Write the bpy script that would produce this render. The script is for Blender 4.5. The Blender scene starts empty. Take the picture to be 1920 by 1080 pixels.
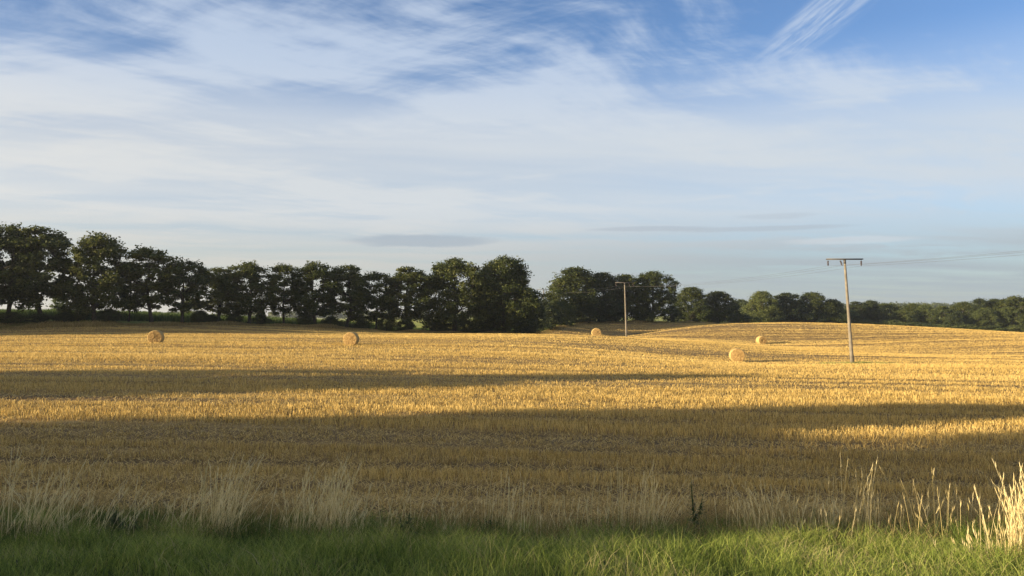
import bpy, math, random
import numpy as np
rng = np.random.default_rng(7)
random.seed(7)
sc = bpy.context.scene
C = sc.collection
R = math.radians

# ------------------------------------------------------------------ camera
FPX = 1500.0                      # focal length in photo pixels (1920 wide)
PITCH = math.atan(51 / FPX)
cam_d = bpy.data.cameras.new('camera')
cam_d.sensor_width = 36.0
cam_d.lens = 36.0 * FPX / 1920.0
cam_d.clip_start = 0.1
cam_d.clip_end = 20000
cam = bpy.data.objects.new('camera', cam_d)
cam.location = (0, 0, 0)
cam.rotation_euler = (math.pi / 2 + PITCH, 0, 0)
C.objects.link(cam)
sc.camera = cam

# ------------------------------------------------------------------ sun + sky
EL = R(11.0)
AZ = R(20.0)                      # the light travels towards +X turned 20 deg to +Y
SD = np.array([math.cos(AZ), math.sin(AZ)])
light_dir = (math.cos(EL) * SD[0], math.cos(EL) * SD[1], -math.sin(EL))
sun_d = bpy.data.lights.new('sun', 'SUN')
sun_d.energy = 5.0
sun_d.angle = R(0.53)
sun_d.color = (1.0, 0.79, 0.52)
sun = bpy.data.objects.new('sun', sun_d)
from mathutils import Vector
sun.rotation_euler = Vector(light_dir).to_track_quat('-Z', 'Y').to_euler()
sun.location = (-60, -20, 40)
C.objects.link(sun)

world = bpy.data.worlds.new('World')
sc.world = world
world.use_nodes = True
nt = world.node_tree
nt.nodes.clear()


class NG:
    """small helper to write node maths as expressions"""
    def __init__(s, nt): s.nt = nt
    def n(s, typ, **kw):
        nd = s.nt.nodes.new(typ)
        for k, v in kw.items():
            if k.startswith('i_'):
                nd.inputs[int(k[2:])].default_value = v
            else:
                setattr(nd, k, v)
        return nd
    def link(s, a, b): s.nt.links.new(a, b)
    def m(s, op, a, b=None, c=None, clamp=False):
        nd = s.nt.nodes.new('ShaderNodeMath'); nd.operation = op; nd.use_clamp = clamp
        for i, v in enumerate((a, b, c)):
            if v is None: continue
            if isinstance(v, (int, float)): nd.inputs[i].default_value = v
            else: s.link(v, nd.inputs[i])
        return nd.outputs[0]
    def mr(s, v, a, b, lo=0.0, hi=1.0, smooth=True):
        nd = s.nt.nodes.new('ShaderNodeMapRange')
        nd.interpolation_type = 'SMOOTHSTEP' if smooth else 'LINEAR'
        s.link(v, nd.inputs[0])
        for i, x in zip((1, 2, 3, 4), (a, b, lo, hi)): nd.inputs[i].default_value = x
        return nd.outputs[0]
    def mix(s, f, a, b, blend='MIX'):
        nd = s.nt.nodes.new('ShaderNodeMix'); nd.data_type = 'RGBA'; nd.blend_type = blend
        if isinstance(f, (int, float)): nd.inputs[0].default_value = f
        else: s.link(f, nd.inputs[0])
        for i, v in ((6, a), (7, b)):
            if isinstance(v, tuple): nd.inputs[i].default_value = (v[0], v[1], v[2], 1)
            else: s.link(v, nd.inputs[i])
        return nd.outputs[2]
    def comb(s, x, y, z):
        nd = s.nt.nodes.new('ShaderNodeCombineXYZ')
        for i, v in enumerate((x, y, z)):
            if isinstance(v, (int, float)): nd.inputs[i].default_value = v
            else: s.link(v, nd.inputs[i])
        return nd.outputs[0]
    def noise(s, vec, scale, detail=4, rough=0.5, dist=0.0, typ='FBM'):
        nd = s.nt.nodes.new('ShaderNodeTexNoise')
        nd.noise_type = typ
        s.link(vec, nd.inputs['Vector'])
        nd.inputs['Scale'].default_value = scale
        nd.inputs['Detail'].default_value = detail
        nd.inputs['Roughness'].default_value = rough
        nd.inputs['Distortion'].default_value = dist
        return nd.outputs[0]


g = NG(nt)
sky = g.n('ShaderNodeTexSky', sky_type='NISHITA', sun_disc=False)
sky.sun_elevation = EL
sky.sun_rotation = math.atan2(-SD[0], -SD[1])
sky.altitude = 50
sky.air_density = 1.0
sky.dust_density = 0.6
sky.ozone_density = 3.0
tc = g.n('ShaderNodeTexCoord')
sep = g.n('ShaderNodeSeparateXYZ'); g.link(tc.outputs['Generated'], sep.inputs[0])
dx, dy, dz = sep.outputs
zz = g.m('ADD', g.m('MAXIMUM', dz, 0.0), 0.035)
px = g.m('DIVIDE', dx, zz)            # where the view ray meets the cirrus layer
py = g.m('DIVIDE', dy, zz)
def rot_noise(deg, stretch, shift, warp_amt, scale, det, rgh, dist, seed):
    a = R(deg)
    ux = g.m('ADD', g.m('MULTIPLY', px, math.cos(a)), g.m('MULTIPLY', py, math.sin(a)))
    uy = g.m('SUBTRACT', g.m('MULTIPLY', py, math.cos(a)), g.m('MULTIPLY', px, math.sin(a)))
    return g.noise(g.comb(g.m('MULTIPLY', ux, stretch), g.m('ADD', uy, g.m('MULTIPLY', w, warp_amt)), seed), scale, det, rgh, dist)
w = g.m('SUBTRACT', g.noise(g.comb(px, py, 0.0), 0.6, 2, 0.5), 0.5)
n1 = rot_noise(30, 0.65, 0, 1.2, 1.3, 9, 0.60, 0.25, 3.3)
n2 = rot_noise(-22, 0.30, 0, 1.0, 2.4, 8, 0.62, 0.2, 9.1)
n3 = rot_noise(48, 0.22, 0, 0.8, 6.0, 8, 0.6, 0.1, 14.2)
big = g.noise(g.comb(g.m('MULTIPLY', px, 0.8), py, 5.0), 0.55, 3, 0.5)
soft = rot_noise(8, 0.22, 0, 0.6, 1.3, 3, 0.5, 0.0, 21.0)
wis = g.m('ADD', g.m('MULTIPLY', n1, 0.5), g.m('ADD', g.m('MULTIPLY', n2, 0.3), g.m('MULTIPLY', n3, 0.2)))
wis = g.m('ADD', wis, g.m('MULTIPLY', g.m('SUBTRACT', big, 0.5), 0.40))
left = g.mr(dx, 0.5, -0.5, 0.0, 1.0, False)
wis = g.m('ADD', wis, g.m('MULTIPLY', g.m('SUBTRACT', left, 0.5), 0.04))
wisp = g.mr(wis, 0.46, 0.61)
# veil thickens towards the lower sky
veil = g.mr(dz, 0.325, 0.20, 0.0, 1.0)
veil_n = g.m('MULTIPLY', veil, g.m('ADD', 0.80, g.m('MULTIPLY', g.m('SUBTRACT', soft, 0.5), 1.05)))
cov = g.m('SUBTRACT', 1.0, g.m('MULTIPLY', g.m('SUBTRACT', 1.0, g.m('MULTIPLY', wisp, 0.78)), g.m('SUBTRACT', 1.0, veil_n, None, True)))
low = g.mr(dz, 0.02, 0.15, 0.95, 1.0)
cov = g.m('MULTIPLY', cov, low, clamp=True)
lowc = g.mix(g.mr(dx, 0.40, -0.45), (2.85, 3.3, 3.6), (4.5, 4.4, 4.05))
midc = g.mix(left, (4.3, 4.75, 5.2), (5.0, 5.1, 5.1))
cloud_col = g.mix(g.mr(dz, 0.05, 0.14), lowc, midc)
warm = g.mix(g.mr(dz, 0.18, 0.32), cloud_col, (4.1, 4.75, 5.7))
skyc = g.mix(1.0, sky.outputs[0], (1.13, 1.15, 1.32), 'MULTIPLY')
col = g.mix(cov, skyc, warm)
# thin cloud near the sun scatters far more light towards us
sd = g.m('ADD', g.m('ADD', g.m('MULTIPLY', dx, -light_dir[0]), g.m('MULTIPLY', dy, -light_dir[1])), g.m('MULTIPLY', dz, -light_dir[2]))
glow = g.m('POWER', g.m('MAXIMUM', sd, 0.0), 3.0)
glow = g.m('MULTIPLY', glow, g.mr(dz, -0.02, 0.05, 0.0, 1.0))
col = g.mix(glow, col, (11.0, 9.0, 6.2))
# lenticular slivers low over the trees (azimuth, height, half widths)
azi = g.m('ARCTAN2', dx, dy)
def sliver(col, a0, h0, wa, wh, amount, c):
    hx = g.m('DIVIDE', g.m('SUBTRACT', azi, a0), wa)
    wob = g.m('MULTIPLY', g.m('SUBTRACT', g.noise(g.comb(g.m('MULTIPLY', azi, 3.0), g.m('MULTIPLY', dz, 14.0), a0), 7.0, 5, 0.6), 0.5), 1.1)
    hy = g.m('ADD', g.m('DIVIDE', g.m('SUBTRACT', dz, h0), wh), wob)
    r = g.m('ADD', g.m('MULTIPLY', hx, hx), g.m('MULTIPLY', hy, hy))
    return g.mix(g.mr(r, 1.15, 0.25, 0.0, amount), col, c)
col = sliver(col, -0.112, 0.092, 0.105, 0.0085, 0.75, (2.7, 3.2, 3.7))
col = sliver(col, 0.17, 0.106, 0.085, 0.0035, 0.5, (2.9, 3.3, 3.75))
col = sliver(col, 0.30, 0.103, 0.12, 0.0035, 0.5, (3.0, 3.4, 3.8))
col = sliver(col, 0.32, 0.117, 0.05, 0.004, 0.30, (3.1, 3.5, 3.9))
col = sliver(col, 0.40, 0.086, 0.08, 0.005, 0.35, (5.0, 5.0, 5.1))
# the diagonal feathered wisp high on the right
ea = g.m('SUBTRACT', azi, 0.385); ez = g.m('SUBTRACT', dz, 0.338)
al = g.m('ADD', g.m('MULTIPLY', ea, 0.86), g.m('MULTIPLY', ez, 0.51)); ac = g.m('SUBTRACT', g.m('MULTIPLY', ez, 0.86), g.m('MULTIPLY', ea, 0.51))
fib_ = g.noise(g.comb(g.m('MULTIPLY', al, 6.0), g.m('MULTIPLY', ac, 55.0), 2.0), 1.6, 7, 0.65, 0.3)
el_ = g.m('ADD', g.m('POWER', g.m('ABSOLUTE', g.m('DIVIDE', al, 0.095)), 2.0), g.m('POWER', g.m('ABSOLUTE', g.m('DIVIDE', ac, 0.022)), 2.0))
col = g.mix(g.m('MULTIPLY', g.mr(el_, 1.7, 0.0, 0.0, 0.75), g.mr(fib_, 0.36, 0.72)), col, (4.1, 4.75, 5.7))
bg = g.n('ShaderNodeBackground'); bg.inputs[1].default_value = 0.0635
g.link(col, bg.inputs[0])
wo = g.n('ShaderNodeOutputWorld'); g.link(bg.outputs[0], wo.inputs[0])

sc.view_settings.view_transform = 'Standard'
sc.view_settings.look = 'None'
sc.view_settings.exposure = 1.22
sc.view_settings.gamma = 1.0
sc.render.engine = 'CYCLES'
sc.cycles.max_bounces = 5
sc.cycles.diffuse_bounces = 3
sc.cycles.transparent_max_bounces = 4


# ------------------------------------------------------------------ helpers
def tag(o, label=None, cat=None, group=None, kind=None):
    if label: o['label'] = label
    if cat: o['category'] = cat
    if group: o['group'] = group
    if kind: o['kind'] = kind
    return o

def empty(name, loc, rz=0.0):
    o = bpy.data.objects.new(name, None); C.objects.link(o)
    o.empty_display_size = 0.3
    o.location = loc; o.rotation_euler = (0, 0, rz)
    return o

def np_mesh(name, verts, faces_sizes, loops, mat, parent=None, attrs=None, smooth=False):
    """verts (N,3); faces_sizes (F,), loops flat vertex indices"""
    me = bpy.data.meshes.new(name)
    me.vertices.add(len(verts)); me.vertices.foreach_set('co', np.asarray(verts, np.float32).ravel())
    me.loops.add(len(loops)); me.loops.foreach_set('vertex_index', np.asarray(loops, np.int32))
    me.polygons.add(len(faces_sizes))
    st = np.concatenate([[0], np.cumsum(faces_sizes)[:-1]]).astype(np.int32)
    me.polygons.foreach_set('loop_start', st)
    me.polygons.foreach_set('loop_total', np.asarray(faces_sizes, np.int32))
    if smooth: me.polygons.foreach_set('use_smooth', np.ones(len(faces_sizes), bool))
    me.update(calc_edges=True)
    for k, v in (attrs or {}).items():
        at = me.attributes.new(k, 'FLOAT', 'POINT'); at.data.foreach_set('value', np.asarray(v, np.float32))
    for mm in (mat if isinstance(mat, (list, tuple)) else [mat]): me.materials.append(mm)
    o = bpy.data.objects.new(name, me); C.objects.link(o)
    if parent: o.parent = parent
    return o

def quads_mesh(name, q, mat, parent=None, attrs=None, strip=False):
    """q (N,K,2,3) ribbons of K cross lines"""
    N, K = q.shape[0], q.shape[1]
    v = q.reshape(-1, 3)
    base = (np.arange(N) * K * 2)[:, None, None]
    k = np.arange(K - 1)[None, :, None] * 2
    f = base + k + np.array([0, 1, 3, 2])[None, None, :]
    loops = f.reshape(-1)
    A = {}
    for n_, val in (attrs or {}).items():
        A[n_] = np.repeat(val, K * 2) if val.ndim == 1 else val.reshape(-1)
    return np_mesh(name, v, np.full(N * (K - 1), 4), loops, mat, parent, A)

def ribbons(P, H, W, yaw, leanx, leany, K=2, taper=0.5, curl=0.0, attrs=None):
    """upright ribbons. P (N,3) root, H height, W width, yaw facing, lean tip offset"""
    N = len(P)
    t = np.linspace(0, 1, K)[None, :]
    cx = P[:, 0:1] + leanx[:, None] * t ** (1 + curl)
    cy = P[:, 1:2] + leany[:, None] * t ** (1 + curl)
    cz = P[:, 2:3] + H[:, None] * (t - 0.25 * curl * t ** 3)
    w = W[:, None] * (1 - t * (1 - taper)) * 0.5
    sx_ = np.cos(yaw)[:, None] * w; sy_ = np.sin(yaw)[:, None] * w
    q = np.zeros((N, K, 2, 3))
    q[:, :, 0, 0] = cx - sx_; q[:, :, 1, 0] = cx + sx_
    q[:, :, 0, 1] = cy - sy_; q[:, :, 1, 1] = cy + sy_
    q[:, :, :, 2] = cz[:, :, None]
    return q

def tube(pts, rad, n=7):
    """tapered tube through pts (M,3) with radii; returns verts, faces list"""
    pts = np.asarray(pts, float); M = len(pts)
    tang = np.gradient(pts, axis=0)
    tang /= np.linalg.norm(tang, axis=1)[:, None] + 1e-9
    ref = np.array([1.0, 0.13, 0.07]) if abs(tang[:, 0]).mean() < 0.8 else np.array([0, 1.0, 0.1])
    u = np.cross(tang, ref); u /= np.linalg.norm(u, axis=1)[:, None] + 1e-9
    v = np.cross(tang, u)
    an = np.arange(n) * 2 * math.pi / n
    ring = pts[:, None, :] + np.asarray(rad)[:, None, None] * (np.cos(an)[None, :, None] * u[:, None, :] + np.sin(an)[None, :, None] * v[:, None, :])
    V = ring.reshape(-1, 3)
    F = []
    for i in range(M - 1):
        for j in range(n):
            F.append((i * n + j, i * n + (j + 1) % n, (i + 1) * n + (j + 1) % n, (i + 1) * n + j))
    F.append(tuple(range(n))[::-1]); F.append(tuple((M - 1) * n + j for j in range(n)))
    return V, F

class MB:
    def __init__(s): s.v = []; s.f = []; s.n = 0
    def add(s, V, F):
        s.v.append(np.asarray(V, float)); s.f += [tuple(i + s.n for i in f) for f in F]; s.n += len(V)
        return s
    def tube(s, pts, rad, n=7): return s.add(*tube(pts, rad, n))
    def box(s, c, d, bev=0.0):
        x, y, z = c; a, b, h = d[0] / 2, d[1] / 2, d[2] / 2
        V = [(x + i * a, y + j * b, z + k * h) for k in (-1, 1) for j in (-1, 1) for i in (-1, 1)]
        return s.add(V, [(0, 2, 3, 1), (4, 5, 7, 6), (0, 1, 5, 4), (2, 6, 7, 3), (0, 4, 6, 2), (1, 3, 7, 5)])
    def build(s, name, mat, parent=None, smooth=False, attrs=None):
        V = np.concatenate(s.v)
        return np_mesh(name, V, np.array([len(f) for f in s.f]), [i for f in s.f for i in f], mat, parent, attrs, smooth)

# ------------------------------------------------------------------ materials
def new_mat(name):
    m = bpy.data.materials.new(name); m.use_nodes = True
    m.node_tree.nodes.clear()
    return m, NG(m.node_tree)

def finish(m, g, col, rough=0.9, bump=None, bstr=0.3, bdist=0.05, spec=0.2, trans=None, metal=0.0):
    b = g.n('ShaderNodeBsdfPrincipled')
    if isinstance(col, tuple): b.inputs['Base Color'].default_value = (*col, 1)
    else: g.link(col, b.inputs['Base Color'])
    b.inputs['Roughness'].default_value = rough
    b.inputs['Specular IOR Level'].default_value = spec
    b.inputs['Metallic'].default_value = metal
    if bump is not None:
        bn = g.n('ShaderNodeBump'); bn.inputs['Strength'].default_value = bstr; bn.inputs['Distance'].default_value = bdist
        g.link(bump, bn.inputs['Height']); g.link(bn.outputs[0], b.inputs['Normal'])
    out = g.n('ShaderNodeOutputMaterial')
    if trans:
        t = g.n('ShaderNodeBsdfTranslucent')
        if isinstance(col, tuple): t.inputs[0].default_value = (*col, 1)
        else: g.link(col, t.inputs[0])
        mx = g.n('ShaderNodeMixShader'); mx.inputs[0].default_value = trans
        g.link(b.outputs[0], mx.inputs[1]); g.link(t.outputs[0], mx.inputs[2]); g.link(mx.outputs[0], out.inputs[0])
    else:
        g.link(b.outputs[0], out.inputs[0])
    return m

def ramp(g, fac, stops):
    r = g.n('ShaderNodeValToRGB')
    e = r.color_ramp.elements
    while len(e) < len(stops): e.new(0.5)
    for el, (p, c) in zip(e, stops): el.position = p; el.color = (*c, 1)
    g.link(fac, r.inputs[0])
    return r.outputs[0]

def blade_mat(name, stops, trans=0.3, rough=0.75, patch=None):
    m, g = new_mat(name)
    at = g.n('ShaderNodeAttribute', attribute_name='tint')
    f = at.outputs['Fac']
    if patch:
        geo = g.n('ShaderNodeNewGeometry')
        sp = g.n('ShaderNodeSeparateXYZ'); g.link(geo.outputs['Position'], sp.inputs[0])
        vec = g.comb(g.m('MULTIPLY', sp.outputs[0], patch[1]), sp.outputs[1], 0.0)
        nn = g.noise(vec, patch[0], 4, 0.6)
        f = g.m('ADD', f, g.m('MULTIPLY', g.m('SUBTRACT', nn, 0.5), patch[2]), clamp=True)
    return finish(m, g, ramp(g, f, stops), rough=rough, trans=trans)

def leaf_mat(name, dark, mid, light, trans=0.28):
    m, g = new_mat(name)
    at = g.n('ShaderNodeAttribute', attribute_name='tint')
    oi = g.n('ShaderNodeObjectInfo')
    f = g.m('ADD', g.m('MULTIPLY', at.outputs['Fac'], 0.8), g.m('MULTIPLY', oi.outputs['Random'], 0.25))
    return finish(m, g, ramp(g, f, [(0.0, dark), (0.5, mid), (1.0, light)]), rough=0.6, spec=0.25, trans=trans)

M = {}
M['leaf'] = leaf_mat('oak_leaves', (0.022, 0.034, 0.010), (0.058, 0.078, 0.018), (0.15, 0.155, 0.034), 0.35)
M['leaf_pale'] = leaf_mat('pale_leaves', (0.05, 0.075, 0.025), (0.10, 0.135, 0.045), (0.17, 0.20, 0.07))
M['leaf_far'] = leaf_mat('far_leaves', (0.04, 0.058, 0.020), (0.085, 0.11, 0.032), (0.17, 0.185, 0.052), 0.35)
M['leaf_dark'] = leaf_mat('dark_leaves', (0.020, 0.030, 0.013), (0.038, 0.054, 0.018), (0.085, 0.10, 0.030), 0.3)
m, g = new_mat('bark'); geo = g.n('ShaderNodeNewGeometry')
nb = g.noise(geo.outputs['Position'], 3.0, 6, 0.65)
M['bark'] = finish(m, g, ramp(g, nb, [(0.3, (0.028, 0.024, 0.019)), (0.7, (0.085, 0.072, 0.055))]), bump=nb, bdist=0.05)
M['stubble'] = blade_mat('stubble_straw', [(0.0, (0.13, 0.09, 0.028)), (0.45, (0.52, 0.36, 0.105)), (1.0, (0.78, 0.59, 0.22))], 0.25, patch=(0.10, 0.16, 0.8))
M['grass'] = blade_mat('green_grass', [(0.0, (0.035, 0.058, 0.016)), (0.38, (0.17, 0.235, 0.042)), (0.66, (0.36, 0.42, 0.09)), (0.85, (0.40, 0.36, 0.15)), (1.0, (0.50, 0.42, 0.22))], 0.4, 0.55, patch=(0.9, 1.0, 0.8))
M['dry'] = blade_mat('dry_grass', [(0.0, (0.16, 0.115, 0.038)), (0.5, (0.42, 0.31, 0.115)), (1.0, (0.66, 0.52, 0.24))], 0.3)
M['stalk'] = blade_mat('pale_stalks', [(0.0, (0.17, 0.16, 0.05)), (0.3, (0.40, 0.33, 0.13)), (0.6, (0.70, 0.58, 0.28)), (1.0, (0.86, 0.75, 0.42))], 0.3)
M['weed'] = blade_mat('weed_leaves', [(0.0, (0.055, 0.08, 0.03)), (0.8, (0.13, 0.16, 0.055)), (1.0, (0.20, 0.15, 0.07))], 0.2)
M['maize'] = blade_mat('crop_leaves', [(0.0, (0.04, 0.08, 0.02)), (1.0, (0.12, 0.17, 0.05))], 0.35)

m, g = new_mat('pole_concrete'); geo = g.n('ShaderNodeTexCoord')
nb = g.noise(geo.outputs['Object'], 2.0, 6, 0.6)
M['pole'] = finish(m, g, ramp(g, nb, [(0.3, (0.13, 0.115, 0.09)), (0.7, (0.25, 0.225, 0.175))]), bump=nb, bdist=0.01)
m, g = new_mat('galvanised'); geo = g.n('ShaderNodeTexCoord')
nb = g.noise(geo.outputs['Object'], 5.0, 4, 0.6)
M['steel'] = finish(m, g, ramp(g, nb, [(0.3, (0.08, 0.076, 0.07)), (0.7, (0.16, 0.15, 0.135))]), rough=0.6, metal=0.3)
m, g = new_mat('insulator_glaze')
M['insul'] = finish(m, g, (0.05, 0.035, 0.03), rough=0.25, spec=0.5)
m, g = new_mat('wire')
M['wire'] = finish(m, g, (0.13, 0.13, 0.13), rough=0.6, metal=0.5)

# bales
m, g = new_mat('bale_side'); t = g.n('ShaderNodeTexCoord')
sp = g.n('ShaderNodeSeparateXYZ'); g.link(t.outputs['Object'], sp.inputs[0])
vec = g.comb(g.m('MULTIPLY', sp.outputs[0], 3.0), g.m('MULTIPLY', sp.outputs[1], 14.0), g.m('MULTIPLY', sp.outputs[2], 3.0))
nb = g.noise(vec, 2.2, 7, 0.7)
M['bale_side'] = finish(m, g, ramp(g, nb, [(0.25, (0.30, 0.19, 0.065)), (0.6, (0.56, 0.40, 0.16)), (0.85, (0.70, 0.54, 0.27))]), bump=nb, bdist=0.05, bstr=0.6)
m, g = new_mat('bale_end'); t = g.n('ShaderNodeTexCoord')
sp = g.n('ShaderNodeSeparateXYZ'); g.link(t.outputs['Object'], sp.inputs[0])
r = g.m('SQRT', g.m('ADD', g.m('MULTIPLY', sp.outputs[0], sp.outputs[0]), g.m('MULTIPLY', sp.outputs[2], sp.outputs[2])))
th = g.m('ARCTAN2', sp.outputs[0], sp.outputs[2])
nb = g.noise(g.comb(g.m('MULTIPLY', r, 9.0), th, 0.0), 1.6, 7, 0.7)
nc = g.noise(t.outputs['Object'], 5.0, 6, 0.65)
nn = g.m('ADD', g.m('MULTIPLY', nb, 0.5), g.m('MULTIPLY', nc, 0.5))
M['bale_end'] = finish(m, g, ramp(g, nn, [(0.36, (0.14, 0.08, 0.03)), (0.5, (0.40, 0.26, 0.095)), (0.66, (0.60, 0.43, 0.19))]), bump=nn, bdist=0.12, bstr=1.0)

# ------------------------------------------------------------------ terrain
def site(pxx, pyy, d):
    """world point at forward distance d metres along a measured bearing/elevation"""
    u = (pxx - 960) / FPX; v = (540 - pyy) / FPX
    cp, sp_ = math.cos(PITCH), math.sin(PITCH)
    D = np.array([u, cp - v * sp_, sp_ + v * cp])
    return D * (d / D[1])

ctrl = [(-40, -40, -1.6), (0, -40, -1.6), (40, -40, -1.6), (-40, 0, -1.7), (0, 0, -1.7), (40, 0, -1.75),
        (-12, 6, -2.0), (0, 6, -2.05), (12, 6, -2.15), (-12, 9, -2.55), (0, 9, -2.62), (12, 9, -2.7),
        (-30, 9, -2.6), (30, 9, -2.9), (-14, 13, -3.2), (0, 13, -3.35), (14, 13, -3.5), (35, 13, -3.8), (-35, 13, -3.2),
        (-15, 17, -3.42), (0, 17, -3.62), (15, 17, -3.95), (-40, 18, -3.4), (40, 18, -4.5),
        (-25, 30, -3.45), (0, 30, -3.8), (20, 30, -4.25), (-60, 30, -3.2), (60, 30, -4.9),
        (-40, 50, -3.25), (0, 50, -3.85), (20, 50, -4.2), (42, 50, -4.6), (-100, 50, -2.8), (100, 50, -5.4),
        (-54, 84, -2.95), (5, 84, -3.55), (54, 84, -5.0), (100, 100, -5.6), (-100, 84, -2.6)]
for (x, y, d) in [(293, 643.5, 86), (660, 647, 86), (1380, 678.5, 83), (1598, 682, 78),
                  (0, 629, 105), (0, 616, 120), (290, 618, 120), (500, 620, 126), (640, 624, 132), (760, 626, 140), (900, 627, 142),
                  (1030, 629, 130), (1118, 630.3, 116), (1118, 632.5, 126), (1173, 632, 150), (1173, 636, 125), (1300, 640, 125), (1427, 645, 138),
                  (1220, 625, 156), (1250, 619.5, 159), (1290, 613, 162), (1330, 610, 165), (1370, 608, 168), (1430, 606.5, 176), (1500, 607.5, 184),
                  (1600, 640, 140), (1600, 611.5, 195), (1750, 618, 195), (1920, 627.5, 190), (1920, 643, 130),
                  (1200, 640, 180), (1270, 628, 185), (1340, 619, 192), (1400, 614, 205),
                  (1300, 606, 228), (1200, 605, 216), (1100, 605.5, 212), (1430, 610, 235), (1120, 640, 168), (1050, 614, 188),
                  (1000, 628, 165), (180, 604.5, 127), (0, 604, 124), (320, 606, 134), (410, 607, 142), (590, 611, 150), (700, 620, 156),
                  (850, 624, 163), (930, 622, 200), (700, 615, 200), (400, 609, 200), (0, 606, 180)]:
    ctrl.append(tuple(site(x, y, d)))
for (x, d, z) in [(1000, 260, -2.4), (1300, 290, -3.5), (1450, 265, -3.6), (1600, 250, -4.6), (1920, 240, -6.5), (1700, 330, -7), (1900, 330, -7.5), (1500, 330, -6)]:
    s = site(x, 591, d); ctrl.append((s[0], s[1], z))
for (x, y, z) in [(-250, 60, -3), (-250, 160, -2.5), (-250, 300, -3), (0, 400, -3.5), (-300, 600, -4), (250, 60, -7), (250, 200, -8), (300, 420, -8),
                  (0, 700, -4), (500, 700, -2), (-800, 800, -5), (-500, -300, -2), (500, -300, -5), (0, -300, -2), (900, 300, -8), (-900, 200, -5),
                  (200, 1200, -2), (600, 1250, 4), (850, 1200, 3), (0, 1600, -6), (-1000, 1800, -7), (1500, 1500, 0), (2500, 500, -5), (-2500, 500, -6),
                  (3000, 3000, -6), (-3000, 3000, -8), (0, 4000, -8), (0, -2000, -6)]:
    ctrl.append((x, y, z))
ctrl = np.array(ctrl, float)
cxy = ctrl[:, :2] / 100.0
def ker(r2): return 0.5 * r2 * np.log(r2 + 1e-12)
def dist2(a, b): return ((a[:, None, :] - b[None, :, :]) ** 2).sum(-1)
n_ = len(ctrl)
K_ = ker(dist2(cxy, cxy)) + np.eye(n_) * 1e-4
Pm = np.concatenate([np.ones((n_, 1)), cxy], 1)
Amat = np.block([[K_, Pm], [Pm.T, np.zeros((3, 3))]])
sol = np.linalg.solve(Amat, np.concatenate([ctrl[:, 2], np.zeros(3)]))
def tps(x, y):
    p = np.stack([x, y], 1) / 100.0
    return ker(dist2(p, cxy)) @ sol[:n_] + sol[n_] + p @ sol[n_ + 1:]

def axis(segs):
    out = [segs[0][0]]
    for a_, b_, st in segs:
        k = max(1, int(round((b_ - a_) / st))); out += list(np.linspace(a_, b_, k + 1)[1:])
    return np.array(out)
GX = axis([(-6000, -1000, 500), (-1000, -300, 50), (-300, -100, 8), (-100, -30, 2), (-30, 30, 0.75), (30, 130, 2), (130, 300, 6), (300, 1000, 35), (1000, 6000, 500)])
GY = axis([(-3000, -300, 300), (-300, -20, 20), (-20, 0, 2), (0, 20, 0.5), (20, 60, 1.0), (60, 240, 2.0), (240, 400, 8), (400, 1400, 40), (1400, 7000, 400)])
gx, gy = np.meshgrid(GX, GY, indexing='ij')
gz = tps(gx.ravel(), gy.ravel())
flat = np.clip((np.hypot(gx, gy).ravel() - 1500) / 1500, 0, 1)
gz = gz * (1 - flat) + (-7) * flat
rr = rng.normal(0, 1, gz.shape)
near = (np.abs(gx.ravel()) < 130) & (gy.ravel() > 0) & (gy.ravel() < 240)
gz = gz + np.where(near, rr * 0.018, 0) + np.where(near, 0.03 * np.sin(gy.ravel() * 1.9 + 0.8 * np.sin(gx.ravel() * 0.05)), 0)
GZ = gz.reshape(gx.shape)

def ground(x, y):
    x = np.atleast_1d(np.asarray(x, float)); y = np.atleast_1d(np.asarray(y, float))
    i = np.clip(np.searchsorted(GX, x) - 1, 0, len(GX) - 2); j = np.clip(np.searchsorted(GY, y) - 1, 0, len(GY) - 2)
    fx = (x - GX[i]) / (GX[i + 1] - GX[i]); fy = (y - GY[j]) / (GY[j + 1] - GY[j])
    return (GZ[i, j] * (1 - fx) * (1 - fy) + GZ[i + 1, j] * fx * (1 - fy) + GZ[i, j + 1] * (1 - fx) * fy + GZ[i + 1, j + 1] * fx * fy)
def gz1(x, y): return float(ground(x, y)[0])

# line of the tree row (field edge) in plan: beyond it the ground is pasture and crops
row_line = [(-400, 70), (-200, 100)] + [tuple(site(x, 600, d)[:2]) for x, d in
            [(0, 121), (180, 123), (320, 130), (410, 138), (590, 146), (700, 151), (850, 158), (940, 163), (1000, 172), (1050, 188), (1100, 212), (1200, 217), (1300, 228), (1370, 235), (1430, 215), (1600, 225), (1750, 225), (1920, 225)]] + [(400, 240)]
RLx = np.array([p[0] for p in row_line]); RLy = np.array([p[1] for p in row_line])
def beyond(x, y): return y - np.interp(x, RLx, RLy)
zone = np.clip(beyond(gx.ravel(), gy.ravel()) / 4.0 + 0.5, 0, 1)

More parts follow.
